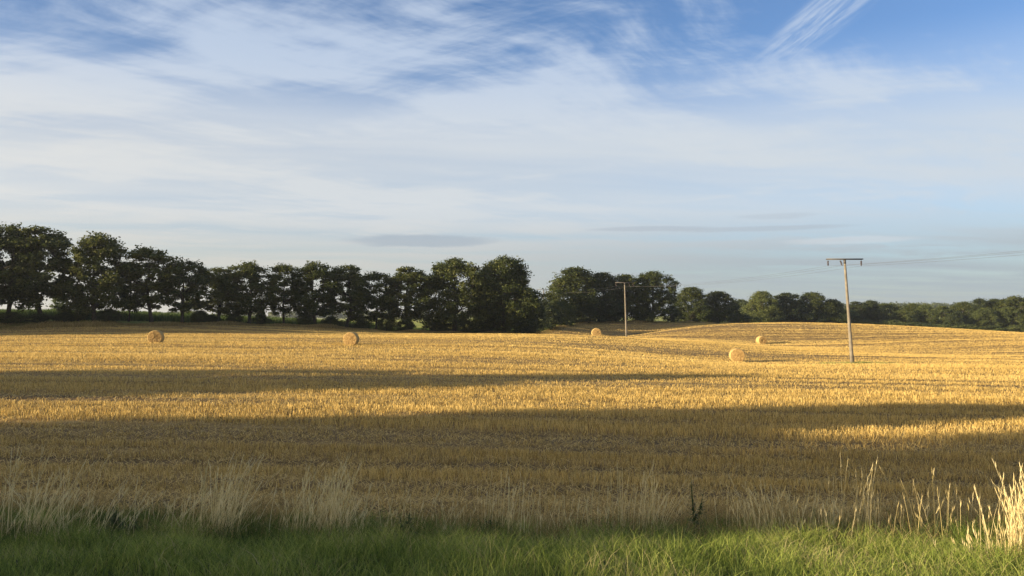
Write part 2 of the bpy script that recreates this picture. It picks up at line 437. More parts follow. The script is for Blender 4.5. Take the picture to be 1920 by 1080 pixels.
m, g = new_mat('ground_soil_and_straw')
geo = g.n('ShaderNodeNewGeometry')
sp = g.n('ShaderNodeSeparateXYZ'); g.link(geo.outputs['Position'], sp.inputs[0])
X, Y = sp.outputs[0], sp.outputs[1]
warp = g.noise(g.comb(g.m('MULTIPLY', X, 0.02), g.m('MULTIPLY', Y, 0.05), 0.0), 1.0, 2)
rowv = g.comb(g.m('MULTIPLY', X, 0.05), g.m('ADD', Y, g.m('MULTIPLY', warp, 3.0)), 0.0)
rows = g.noise(rowv, 0.55, 7, 0.72)
spk = g.noise(geo.outputs['Position'], 2.2, 8, 0.75)
sf = g.m('ADD', g.m('MULTIPLY', rows, 0.55), g.m('MULTIPLY', spk, 0.45))
straw = ramp(g, sf, [(0.38, (0.085, 0.058, 0.028)), (0.52, (0.26, 0.175, 0.065)), (0.66, (0.52, 0.37, 0.13))])
pn = g.noise(geo.outputs['Position'], 0.03, 5, 0.6)
pasture = ramp(g, g.m('ADD', g.m('MULTIPLY', pn, 0.7), g.m('MULTIPLY', spk, 0.3)), [(0.35, (0.12, 0.17, 0.03)), (0.5, (0.26, 0.29, 0.05)), (0.65, (0.45, 0.40, 0.09))])
verge = ramp(g, spk, [(0.3, (0.022, 0.030, 0.010)), (0.7, (0.07, 0.08, 0.028))])
at = g.n('ShaderNodeAttribute', attribute_name='zone')
c = g.mix(g.mr(g.m('ADD', Y, g.m('MULTIPLY', g.m('SUBTRACT', spk, 0.5), 5.0)), 11.0, 13.5), verge, straw)
c = g.mix(at.outputs['Fac'], c, pasture)
finish(m, g, c, bump=g.m('ADD', spk, rows), bstr=0.8, bdist=0.12)
nx, ny = len(GX), len(GY)
ii, jj = np.meshgrid(np.arange(nx - 1), np.arange(ny - 1), indexing='ij')
a0 = (ii * ny + jj).ravel()
loops = np.stack([a0, a0 + ny, a0 + ny + 1, a0 + 1], 1).ravel()
o = np_mesh('ground', np.stack([gx.ravel(), gy.ravel(), gz], 1), np.full(len(a0), 4), loops, m, None, {'zone': zone}, True)
tag(o, kind='structure')

# ------------------------------------------------------------------ stubble (uncountable straw stalks)
VN = np.random.default_rng(99).uniform(0, 1, (512, 512))
def vnoise(x, y):
    xi = np.floor(x).astype(int); yi = np.floor(y).astype(int); fx = x - xi; fy = y - yi
    fx = fx * fx * (3 - 2 * fx); fy = fy * fy * (3 - 2 * fy)
    a_ = VN[xi % 512, yi % 512]; b_ = VN[(xi + 1) % 512, yi % 512]; c_ = VN[xi % 512, (yi + 1) % 512]; d_ = VN[(xi + 1) % 512, (yi + 1) % 512]
    return (a_ * (1 - fx) + b_ * fx) * (1 - fy) + (c_ * (1 - fx) + d_ * fx) * fy
def rows_keep(x, y):
    """0..1: how thick the stubble stands; low in the troughs between the passes and along wheel tracks"""
    yy = y + 0.9 * np.sin(x * 0.021 + 1.0) + 0.35 * np.sin(x * 0.067) + 0.15 * np.sin(x * 0.23)
    k = np.clip(1 - y / 260.0, 0.3, 1)
    v = 0.50 + 0.95 * k * (vnoise(x / 13.0, yy / 0.38) - 0.5) + 0.65 * (vnoise(x / 26.0 + 40, yy / 1.1) - 0.5) + 0.45 * (vnoise(x / 40.0 + 9, yy / 4.5) - 0.5)
    v += 0.35 * (vnoise(x / 0.7, y / 0.5) - 0.5)
    tr = np.abs((yy + 3.0) % 11.0 - 5.5)                    # wheel tracks
    v -= 0.45 * np.exp(-((tr - 0.95) / 0.28) ** 2)
    return v
QS = []; TI = []
def stub_band(y0, y1, dens, w_, h_, xlo=-0.74, xhi=0.74, marg=6.0, cond=None):
    # sample uniformly over the wedge
    area_max = (y1 - y0) * ((xhi - xlo) * y1 + 2 * marg)
    N = int(area_max * dens)
    y = rng.uniform(y0, y1, N); x = rng.uniform(xlo * y1 - marg, xhi * y1 + marg, N)
    k = (x > xlo * y - marg) & (x < xhi * y + marg)
    x, y = x[k], y[k]
    v = rows_keep(x, y)
    k = (rng.uniform(0, 1, len(x)) < np.clip(-0.10 + 1.5 * v, 0.06, 1)) & (beyond(x, y) < -1.5)
    k &= y > 13.0 + 1.2 * np.sin(x * 0.8) * rng.uniform(0, 1, len(y))
    if cond is not None: k &= cond(x, y)
    x, y, v = x[k], y[k], v[k]
    # snap to drill rows
    sp_ = 0.15
    y = np.round(y / sp_) * sp_ + rng.normal(0, 0.028, len(y))
    N = len(x)
    P = np.stack([x, y, ground(x, y) - 0.01], 1)
    H = h_ * rng.uniform(0.55, 1.25, N) * (0.45 + 0.95 * np.clip(v, 0, 1))
    W = w_ * rng.uniform(0.6, 1.4, N)
    q = ribbons(P, H, W, rng.uniform(0, math.pi, N), rng.normal(0, 0.045, N), rng.normal(0, 0.045, N), 2, 0.7)
    QS.append(q); TI.append(np.clip(rng.normal(0.5, 0.28 if y1 < 50 else (0.18 if y1 < 80 else 0.12), N) + (0.0 if y1 < 50 else 0.1) + 0.45 * (v - 0.5), 0, 1))
stub_band(12.5, 24, 330, 0.010, 0.15)
stub_band(24, 42, 190, 0.015, 0.16)
stub_band(42, 75, 130, 0.018, 0.16)
stub_band(75, 150, 76, 0.024, 0.13)
stub_band(150, 235, 40, 0.036, 0.12, 0.0, 0.68, 5)
q = np.concatenate(QS); ti = np.concatenate(TI)
o = quads_mesh('stubble', q, M['stubble'], None, {'tint': ti})
tag(o, 'cut golden straw stubble standing in rows all over the harvested field', 'stubble', kind='stuff')
# loose straw and chaff lying between the rows
N = 80000
y = 13 + 45 * rng.uniform(0, 1, N) ** 1.3; x = rng.uniform(-0.7, 0.7, N) * y * 1.05
an = rng.uniform(0, math.pi, N); L = rng.uniform(0.08, 0.28, N)
k = rows_keep(x, y) < 0.66
x, y, an, L = x[k], y[k], an[k], L[k]; N = len(x)
q = np.zeros((N, 2, 2, 3)); w_ = 0.004 + 0.00022 * y
zb = ground(x, y) + rng.uniform(0.015, 0.07, N)
for e, s_ in ((0, -1), (1, 1)):
    for b_, t_ in ((0, -1), (1, 1)):
        q[:, e, b_, 0] = x + s_ * np.cos(an) * L / 2 - t_ * np.sin(an) * w_
        q[:, e, b_, 1] = y + s_ * np.sin(an) * L / 2 + t_ * np.cos(an) * w_
        q[:, e, b_, 2] = zb + s_ * 0.02
o = quads_mesh('loose_straw', q, M['stubble'], None, {'tint': rng.uniform(0.3, 1, N)})
tag(o, 'loose broken straw lying between the stubble rows near the verge', 'straw', kind='stuff')

# ------------------------------------------------------------------ foreground verge
def grass_patch(n, y0, y1, h, w, K=4, xs=0.72, marg=3.5, lean=0.4, curl=0.8, dens=None, lo=0.4):
    y = rng.uniform(y0, y1, n); x = rng.uniform(-1, 1, n) * (xs * y1 + marg)
    k = np.abs(x) < xs * y + marg
    x, y = x[k], y[k]
    if dens is not None:
        k = rng.uniform(0, 1, len(x)) < dens(x, y); x, y = x[k], y[k]
    n = len(x)
    H = h * rng.uniform(lo, 1.2, n)
    cl = 0.5 + 0.5 * np.sin(x * 2.3 + 1.7 * np.sin(y * 2.9)) * np.sin(y * 3.1 + 1.3 * np.sin(x * 1.9))
    H *= 0.6 + 0.6 * cl
    ang = rng.uniform(0, 2 * math.pi, n); Lr = H * lean * rng.uniform(0.2, 1.4, n)
    P = np.stack([x, y, ground(x, y) - 0.02], 1)
    return P, H, w * rng.uniform(0.6, 1.4, n), rng.uniform(0, math.pi, n), np.cos(ang) * Lr, np.sin(ang) * Lr, cl
# short lush grass
P, H, W, ya, lx, ly, cl = grass_patch(150000, 5.2, 10.2, 0.33, 0.0085, lean=0.6, dens=lambda x, y: np.clip((9.15 + 0.35 * (x < -1) + 1.5 * (vnoise(x / 0.7 + 50, y / 0.7) - 0.5) - y) / 0.8, 0, 1) * np.clip(0.2 + 1.6 * vnoise(x / 0.45 + 80, y / 0.4), 0.2, 1))
q1 = ribbons(P, H, W, ya, lx, ly, 4, 0.12, 1.0); dryp = np.clip(vnoise(P[:, 0] / 0.8 + 20, P[:, 1] / 0.5) * 1.8 - 1.0, 0, 1); H = H * (1 - 0.35 * dryp)
q1 = ribbons(P, H, W, ya, lx, ly, 4, 0.12, 1.0); t1 = np.clip(rng.normal(0.44, 0.18, len(P)) + 0.3 * (cl - 0.5) + 0.55 * dryp * rng.uniform(0, 1, len(P)), 0, 1)
# taller dark grass on the left of the bank
dl = lambda x, y: np.clip(0.25 + 0.9 * np.exp(-((x + 0.55 * y) / 2.6) ** 2) + 0.35 * (x < 0), 0, 1) * np.clip((12.2 - y) / 2.0, 0.0, 1)
P, H, W, ya, lx, ly, cl = grass_patch(80000, 8.8, 12.2, 0.42, 0.008, dens=dl, lean=0.5)
q2 = ribbons(P, H, W, ya, lx, ly, 4, 0.12, 1.0); t2 = np.clip(rng.normal(0.22, 0.14, len(P)), 0, 0.9)
o = quads_mesh('verge_grass', np.concatenate([q1, q2]), M['grass'], None, {'tint': np.concatenate([t1, t2])})
tag(o, 'lush green grass growing along the near verge at the bottom of the view', 'grass', kind='stuff')

# scattered taller tussocks that break the upper edge
cx_ = 7.5 - 15.5 * rng.uniform(0, 1, 70) ** 0.75; cy_ = rng.uniform(8.2, 11.2, 70); cn = 260
x = np.repeat(cx_, cn) + rng.normal(0, 0.11, 70 * cn); y = np.repeat(cy_, cn) + rng.normal(0, 0.11, 70 * cn)
hh = np.repeat(rng.uniform(0.22, 0.5, 70), cn) * rng.uniform(0.4, 1.15, 70 * cn); aa = rng.uniform(0, 6.28, 70 * cn)
q = ribbons(np.stack([x, y, ground(x, y) - 0.02], 1), hh, np.full(len(x), 0.008), rng.uniform(0, 3, len(x)), np.cos(aa) * hh * 0.5, np.sin(aa) * hh * 0.5, 4, 0.12, 1.0)
o = quads_mesh('grass_tussocks', q, M['grass'], None, {'tint': np.clip(np.repeat(rng.uniform(0.1, 0.7, 70), cn) + rng.normal(0, 0.15, len(x)), 0, 1)})
tag(o, 'taller green grass tussocks breaking the upper edge of the verge', 'grass', kind='stuff')
# dry thatch
den = lambda x, y: np.clip(0.55 + 0.35 * np.sin(x * 1.7 + 2) + 0.2 * np.sin(x * 4.1), 0.15, 1) * np.clip((y - 8.9) / 1.2, 0.05, 1) * np.clip((14.6 - y) / 2.2, 0, 1)
P, H, W, ya, lx, ly, cl = grass_patch(140000, 8.8, 14.6, 0.34, 0.006, dens=den, lean=0.9, curl=1.0)
q = ribbons(P, H, W, ya, lx, ly, 3, 0.3, 0.8)
o = quads_mesh('dry_thatch', q, M['dry'], None, {'tint': np.clip(rng.normal(0.36, 0.26, len(P)), 0, 1)})
tag(o, 'low matted dry grass between the green verge and the stubble', 'dry grass', kind='stuff')

# tall seeding stalks in tufts
def stalks(cx, cy, n, spread, h, lean, lean_dir=0.0, hv=0.25):
    x = cx + rng.normal(0, spread, n); y = cy + rng.normal(0, spread * 0.8, n)
    H = h * np.clip(rng.normal(1 - hv / 2, hv / 2, n), 0.35, 1.15)
    ang = lean_dir + rng.normal(0, 1.0, n)
    H = H * 1.1; L = lean * H * np.abs(rng.normal(0.75, 0.55, n)); H = H * np.where(rng.uniform(0, 1, n) < 0.35, rng.uniform(0.5, 0.8, n), 1.0)
    lx = np.cos(ang) * L + rng.normal(0, 0.05, n); ly = np.sin(ang) * L + rng.normal(0, 0.05, n)
    return np.stack([x, y, ground(x, y) - 0.02], 1), H, lx, ly
def tall_grass(name, clumps, label, tint=(0.72, 0.2), sw=0.0058):
    A = [stalks(c[0], c[1], max(4, int(c[2] * (0.85 if c[2] > 20 else 1.3))), *c[3:]) for c in clumps]
    P = np.concatenate([a[0] for a in A]); H = np.concatenate([a[1] for a in A])
    lx = np.concatenate([a[2] for a in A]); ly = np.concatenate([a[3] for a in A])
    n = len(P); ya = rng.normal(0, 0.6, n)
    ti = np.clip(rng.normal(tint[0], tint[1], n), 0.05, 1)
    qs = [ribbons(P, H, np.full(n, sw), ya, lx, ly, 4, 0.6, 0.5)]; ts = [ti]
    # basal leaves
    for r_ in range(2):
        f = rng.uniform(0.3, 0.75, n); a_ = rng.uniform(0, 2 * math.pi, n)
        qb = ribbons(P + rng.normal(0, 0.03, (n, 3)) * [1, 1, 0], H * f, np.full(n, 0.006), rng.uniform(0, 3, n), np.cos(a_) * H * f * .45, np.sin(a_) * H * f * .45, 4, 0.15, 1.2)
        qs.append(qb); ts.append(np.clip(ti - 0.45, 0, 1))
    # seed heads: five small spikelets along the top
    for k in range(5):
        t0 = 0.80 + 0.045 * k
        px_ = P[:, 0] + lx * t0 ** 1.5; py_ = P[:, 1] + ly * t0 ** 1.5; pz_ = P[:, 2] + H * (t0 - 0.125 * t0 ** 3)
        a_ = rng.uniform(0, 2 * math.pi, n); s_ = 0.012 * (1.1 - 0.12 * k)
        qh = ribbons(np.stack([px_, py_, pz_], 1), np.full(n, 0.06), np.full(n, 0.0062), rng.uniform(0, 3, n), lx * 0.08 + np.cos(a_) * s_, ly * 0.08 + np.sin(a_) * s_, 4, 0.3, 0.0)
        w_ = np.array([0.4, 1.2, 1.0, 0.2])
        mid = qh.mean(axis=2, keepdims=True); qh = mid + (qh - mid) * w_[None, :, None, None]
        qs.append(qh); ts.append(np.clip(ti + 0.12, 0, 1))
    o = quads_mesh(name, np.concatenate(qs), M['stalk'], None, {'tint': np.concatenate(ts)})
    return tag(o, label, 'tall grass', 'tufts of tall dry grass on the verge', 'stuff')
def at_px(px_, d): return ((px_ - 960) / FPX * d, d)
def CL(px_, d, n, spread, h, lean=0.25, ld=0.3, hv=0.35):
    x, y = at_px(px_, d); return (x, y, n, spread, h, lean, ld, hv)
tall_grass('tall_grass', [CL(95, 9.6, 60, 0.16, 1.0, 0.35, 0.3), CL(60, 9.3, 50, 0.25, 0.75, 0.5, 0.2), CL(190, 9.6, 50, 0.3, 0.72, 0.5, 0.2), CL(10, 9.2, 25, 0.12, 1.15, 0.2)],
           'tall dry seeding grass at the left end of the verge above dark green grass')
tall_grass('tall_grass', [CL(405, 9.6, 110, 0.14, 0.98, 0.32, 0.5), CL(385, 9.7, 60, 0.28, 0.7, 0.5, 0.3), CL(300, 9.9, 25, 0.3, 0.6, 0.5, 0.3)],
           'tuft of pale dry grass leaning right, left of the middle of the verge')
tall_grass('tall_grass', [CL(575, 9.9, 90, 0.14, 0.86, 0.3, 0.6), CL(628, 10.0, 90, 0.13, 0.9, 0.25, 0.8), CL(640, 9.8, 50, 0.1, 0.7, 0.3, 0.8)],
           'dense greyish tuft of tall grass with two peaks beside the dark green grass')
tall_grass('tall_grass', [CL(955, 10.0, 20, 0.16, 0.88, 0.08), CL(925, 10.3, 14, 0.14, 0.9, 0.08), CL(830, 10.2, 20, 0.45, 0.6, 0.3), CL(730, 10.3, 20, 0.4, 0.62, 0.3), CL(1000, 10.3, 20, 0.5, 0.6, 0.2)],
           'sparse upright dry stalks in the middle of the verge', (0.65, 0.2))
tall_grass('tall_grass', [CL(1135, 10.6, 24, 0.2, 1.0, 0.08), CL(1215, 10.4, 50, 0.12, 0.9, 0.3, 0.3), CL(1180, 10.5, 24, 0.35, 0.72, 0.2), CL(1060, 10.4, 14, 0.3, 0.65, 0.2)],
           'loose stand of thin dry stalks right of the middle of the verge', (0.68, 0.2))
tall_grass('tall_grass', [CL(1420, 10.2, 80, 0.25, 0.72, 0.25, 2.6), CL(1500, 10.0, 70, 0.4, 0.6, 0.15), CL(1615, 10.2, 34, 0.14, 1.0, 0.12), CL(1560, 10.0, 40, 0.4, 0.65, 0.15), CL(1540, 10.4, 5, 0.2, 1.0, 0.1)],
           'wide stand of brown and grey dry grass on the right half of the verge', (0.64, 0.2))
tall_grass('tall_grass', [CL(1720, 9.8, 10, 0.3, 0.85, 0.15, 1.5), CL(1790, 9.4, 10, 0.28, 0.8, 0.2, 1.8), CL(1690, 9.9, 40, 0.5, 0.6, 0.2)],
           'scattered tall stalks crossing one another near the right end of the verge', (0.5, 0.18))
tall_grass('tall_grass', [CL(1915, 7.7, 110, 0.10, 0.86, 0.18, 0.6), CL(1895, 7.6, 50, 0.09, 0.62, 0.15, 0.6), CL(1960, 7.6, 150, 0.22, 0.95, 0.2, 0.8), CL(1835, 7.7, 8, 0.10, 0.86, 0.15, 2.6), CL(1850, 7.6, 22, 0.2, 0.35, 0.4, 2.8)],
           'thick sunlit straw coloured grass tuft at the right edge', (0.72, 0.15), 0.005)

# broad-leaved weeds
def weed(px_, d, h, nl, label):
    x, y = at_px(px_, d); z = gz1(x, y)
    e = tag(empty('weed_plant', (x, y, z)), label, 'weed', 'dark leafy weeds on the verge')
    mb = MB(); lq = []; ts = []
    for s_ in range(4):
        a_ = rng.uniform(0, 6.28); ln = rng.uniform(0.05, 0.14)
        hh = h * rng.uniform(0.75, 1.0)
        pts = [(math.cos(a_) * ln * t, math.sin(a_) * ln * t, hh * t) for t in (0, .35, .7, 1)]
        mb.tube(pts, [0.006, 0.005, 0.004, 0.002], 5)
        n = nl
        t = rng.uniform(0.08, 1.0, n); aa = rng.uniform(0, 6.28, n); L = 0.13 * (1.15 - t) * rng.uniform(.7, 1.3, n)
        P = np.stack([math.cos(a_) * ln * t, math.sin(a_) * ln * t, hh * t], 1)
        lq.append(ribbons(P, L * rng.uniform(-0.1, 0.9, n), L * 0.38, aa + 1.57, np.cos(aa) * L, np.sin(aa) * L, 3, 0.35, 0.6)); ts.append(rng.uniform(0, 1, n))
    mb.build('stem', M['weed'], e)
    quads_mesh('leaves', np.concatenate(lq), M['weed'], e, {'tint': np.concatenate(ts)})
weed(218, 9.6, 0.42, 70, 'dark bushy weed in the tall green grass at the left of the verge')
weed(245, 9.5, 0.34, 50, 'low dark weed right beside the bushy one at the left of the verge')
weed(768, 9.7, 0.42, 40, 'dark upright weed just left of the middle of the verge')
weed(925, 10.2, 0.32, 40, 'small dark weed among sparse dry stalks in the middle of the verge')
weed(1300, 10.6, 0.78, 30, 'tall thin dark weed standing up before the shaded stubble')

# ------------------------------------------------------------------ hay bales
def bale(pxx, d, yaw, label, D=1.5, W=1.25, hole=False):
    s = site(pxx, 600, d); x, y = s[0], s[1]; z = gz1(x, y)
    e = empty('round_bale', (x, y, z - 0.09), yaw)
    tag(e, label, 'bale', 'round straw bales on the stubble field')
    n, r = 44, D / 2
    prof = [(-W / 2, 0.93), (-W / 2 + 0.06, 0.985), (-W / 2 + 0.2, 1.0), (-0.2, 0.995), (0.2, 1.0), (W / 2 - 0.2, 1.0), (W / 2 - 0.06, 0.985), (W / 2, 0.93)]
    def wob(a_, t_): return 1 + 0.012 * math.sin(3 * a_ + t_) + 0.008 * math.sin(7 * a_ + 4 * t_) + random.uniform(-0.008, 0.008)
    V, F = [], []
    rings = []
    for t_, k in prof:
        ring = []
        for j in range(n):
            a_ = j * 2 * math.pi / n; rad = r * k * wob(a_, t_)
            zz_ = max(r + rad * math.cos(a_), 0.035)      # sags flat where it rests
            ring.append((rad * math.sin(a_), t_, zz_))
        rings.append(ring)
    V = [p for ring in rings for p in ring]
    for i in range(len(prof) - 1):
        for j in range(n):
            F.append((i * n + j, i * n + (j + 1) % n, (i + 1) * n + (j + 1) % n, (i + 1) * n + j))
    side = MB().add(V, F).build('bale_side', M['bale_side'], e)
    for ring, sg in ((rings[0], -1), (rings[-1], 1)):
        yy = ring[0][1]; VV = list(ring); FF = []
        for kk, f in enumerate((0.75, 0.5, 0.25, 0.1)):
            for (a1, b1, c1) in ring:
                VV.append((a1 * f, yy + sg * (0.03 * (1 - f) + random.uniform(-0.02, 0.02)) - (sg * 0.09 if (hole and f < 0.2) else 0), r + (c1 - r) * f))
        for i in range(4):
            for j in range(n):
                FF.append((i * n + j, i * n + (j + 1) % n, (i + 1) * n + (j + 1) % n, (i + 1) * n + j))
        FF.append(tuple(4 * n + j for j in range(n)))
        oo = MB().add([(p[0], p[1], p[2]) for p in VV], FF).build('bale_end', M['bale_end'], e)
    # shaggy straw ends sticking out
    m_ = 900
    a_ = rng.uniform(0, 2 * math.pi, m_); tt = rng.uniform(-W / 2, W / 2, m_)
    P = np.stack([r * 0.99 * np.sin(a_), tt, np.maximum(r + r * 0.99 * np.cos(a_), 0.05)], 1)
    q = ribbons(P, np.cos(a_) * 0.05 * rng.uniform(0.2, 1, m_), np.full(m_, 0.012), rng.uniform(0, 3, m_), np.sin(a_) * 0.05 + rng.normal(0, .04, m_), rng.normal(0, 0.05, m_), 2, 0.4)
    quads_mesh('straw_fringe', q, M['dry'], e, {'tint': rng.uniform(0.4, 1, m_)})
    return e
# yaw turns the axle (local +Y) ; a positive yaw turns its far end to the left
bale(293, 86, R(24 - 14), 'left round bale before the tree row, dark right side showing', W=1.2)
bale(659, 86, R(11 - 14), 'round bale with rough greyish end, second from the left', W=1.2)
bale(1118, 126, R(-1), 'round bale half sunk behind the crest, left of the farther pole', W=1.2)
bale(1427, 138, R(-17 + 24), 'small far bale with bright left side and dark hole, right of the middle', W=1.25, hole=True)
bale(1381, 83, R(-16 + 8), 'largest looking round bale with smooth tan end, left of the near pole', D=1.5, W=1.25)

# ------------------------------------------------------------------ power line
def pole(x, y, top, lean, label, rot=0.0, n_ins=(-1.62, -0.45, 1.62), scale=1.0, seedtilt=0.35):
    z = gz1(x, y); h = top - z
    e = tag(empty('utility_pole', (x, y, z), rot), label, 'utility pole', 'poles of the power line crossing the field')
    e.rotation_euler = (0, lean, rot)
    mb = MB()
    ts = np.linspace(0, 1, 9)
    mb.tube([(0, 0, -0.5 + (h + 0.5) * t) for t in ts], [0.185 - 0.08 * t for t in ts], 16)
    mb.build('pole_shaft', M['pole'], e, True)
    mb = MB()
    mb.tube([(0, 0, h - 0.42), (0, 0, h + 0.02), (0, 0, h + 0.05)], [0.117, 0.117, 0.10], 16)
    mb.build('pole_cap', M['steel'], e)
    ca = MB()
    ca.box((0, -0.17, h + 0.02), (3.5, 0.06, 0.11)); ca.box((0, 0.17, h + 0.02), (3.5, 0.06, 0.11))
    for xx in (-1.735, -0.45, 0.45, 1.735): ca.box((xx, 0, h + 0.024), (0.07, 0.275, 0.09))
    cl_, sl_ = math.cos(-lean), math.sin(-lean)
    def level(v):
        v = np.asarray(v, float).copy(); x_, z_ = v[..., 0].copy(), v[..., 2] - h
        v[..., 0] = x_ * cl_ + z_ * sl_; v[..., 2] = -x_ * sl_ + z_ * cl_ + h
        return v
    ca.v = [level(v) for v in ca.v]
    co = ca.build('cross_arm', M['steel'], e)
    tips = []
    for k, xi in enumerate(n_ins):
        tilt = seedtilt if k == 1 else 0.0
        ins = MB()
        top_ = np.array([xi, 0, h - 0.045]); dn = np.array([math.sin(tilt), 0, -math.cos(tilt)])
        ins.tube([top_ + dn * t for t in (0, 0.12)], [0.02, 0.02], 6)
        pr = []
        ps = []
        for j in range(3):
            b0 = 0.12 + j * 0.13
            ps += [b0, b0 + 0.02, b0 + 0.09, b0 + 0.12]; pr += [0.03, 0.10, 0.075, 0.03]
        ins.tube([top_ + dn * t for t in ps], pr, 12)
        ins.tube([top_ + dn * 0.51, top_ + dn * 0.60], [0.05, 0.045], 8)
        ins.v = [level(v) for v in ins.v]
        ins.build('insulator', M['insul'], e, True)
        tips.append(level(top_ + dn * 0.6))
    return e, tips, h
bpy.context.view_layer.update()
def world_tip(e, t):
    from mathutils import Matrix
    mt = Matrix.Translation(e.location) @ e.rotation_euler.to_matrix().to_4x4()
    return np.array(mt @ Vector(tuple(t)))
A = site(1598, 682, 78); At = site(1585, 486, 78)[2]
B = site(1174.5, 632, 150); Bt = site(1172, 530, 150)[2]
Cc = site(1019, 600, 222); Ct = site(1018, 543, 222)[2]
pe1, t1_, _ = pole(A[0], A[1], At, R(-3.4), 'near leaning concrete pole with a T crossarm, in the sunlit stubble')
pe2, t2_, _ = pole(B[0], B[1], Bt, R(-1.6), 'farther T shaped pole on the field crest beside a half sunk bale', n_ins=(-1.62, 0.9, 1.62), seedtilt=0.0)
pe3, t3_, _ = pole(Cc[0], Cc[1], Ct, 0.0, 'farthest pole whose top shows between the tall oaks and the next trees', n_ins=(-1.62, 0.9, 1.62), seedtilt=0.0)
D_ = (A[0] * 2 - B[0] + 1, A[1] * 2 - B[1])
pe4, t4_, _ = pole(D_[0], D_[1], At + 0.7, 0.0, 'pole of the power line outside the right edge of the view', seedtilt=0.0)
E_ = (Cc[0] * 2 - B[0] - 6, Cc[1] * 2 - B[1] + 3)
def cat(a_, b_, sag, n=22):
    t = np.linspace(0, 1, n)[:, None]
    p = a_ * (1 - t) + b_ * t; p[:, 2] -= (4 * sag * t * (1 - t))[:, 0]
    return p
names = ['left hand wire of the three strung along the power poles', 'middle wire of the three strung along the power poles', 'right hand wire of the three strung along the power poles']
for k in range(3):
    w4, w1, w2, w3 = (world_tip(e_, t_[k]) for e_, t_ in ((pe4, t4_), (pe1, t1_), (pe2, t2_), (pe3, t3_)))
    w5 = w3 + np.array([E_[0] - Cc[0], 60.0, 0.0])
    pts = np.concatenate([cat(w4, w1, 0.7), cat(w1, w2, 0.7)[1:], cat(w2, w3, 0.7)[1:]])
    o = MB().tube(pts, np.full(len(pts), 0.008), 5).build('overhead_wire', M['wire'])
    tag(o, names[k], 'wire', 'wires of the power line')

# uncut green and dry grass round the foot of the near pole
N = 2600
x = A[0] + rng.normal(0.2, 2.1, N); y = A[1] + rng.normal(0.1, 0.35, N)
k = (np.abs(x - A[0]) < 4.6) & (np.sin(x * 2.1) + np.sin(x * 5.3) > -1.3)
x, y = x[k], y[k]; N = len(x)
P = np.stack([x, y, ground(x, y)], 1)
o = quads_mesh('pole_foot_grass', ribbons(P, rng.uniform(0.08, 0.34, N), np.full(N, 0.025), rng.uniform(0, 3, N), rng.normal(0, .1, N), rng.normal(0, .1, N), 3, 0.2, 0.6), M['grass'], None, {'tint': rng.uniform(0.0, 1.0, N) ** 0.6})
tag(o, 'uncut strip of green grass round the foot of the near pole', 'grass', kind='stuff')

# ------------------------------------------------------------------ trees
def fib(n):
    i = np.arange(n) + 0.5; ph = np.arccos(1 - 2 * i / n); th = math.pi * (1 + 5 ** 0.5) * i
    return np.stack([np.cos(th) * np.sin(ph), np.sin(th) * np.sin(ph), np.cos(ph)], 1)

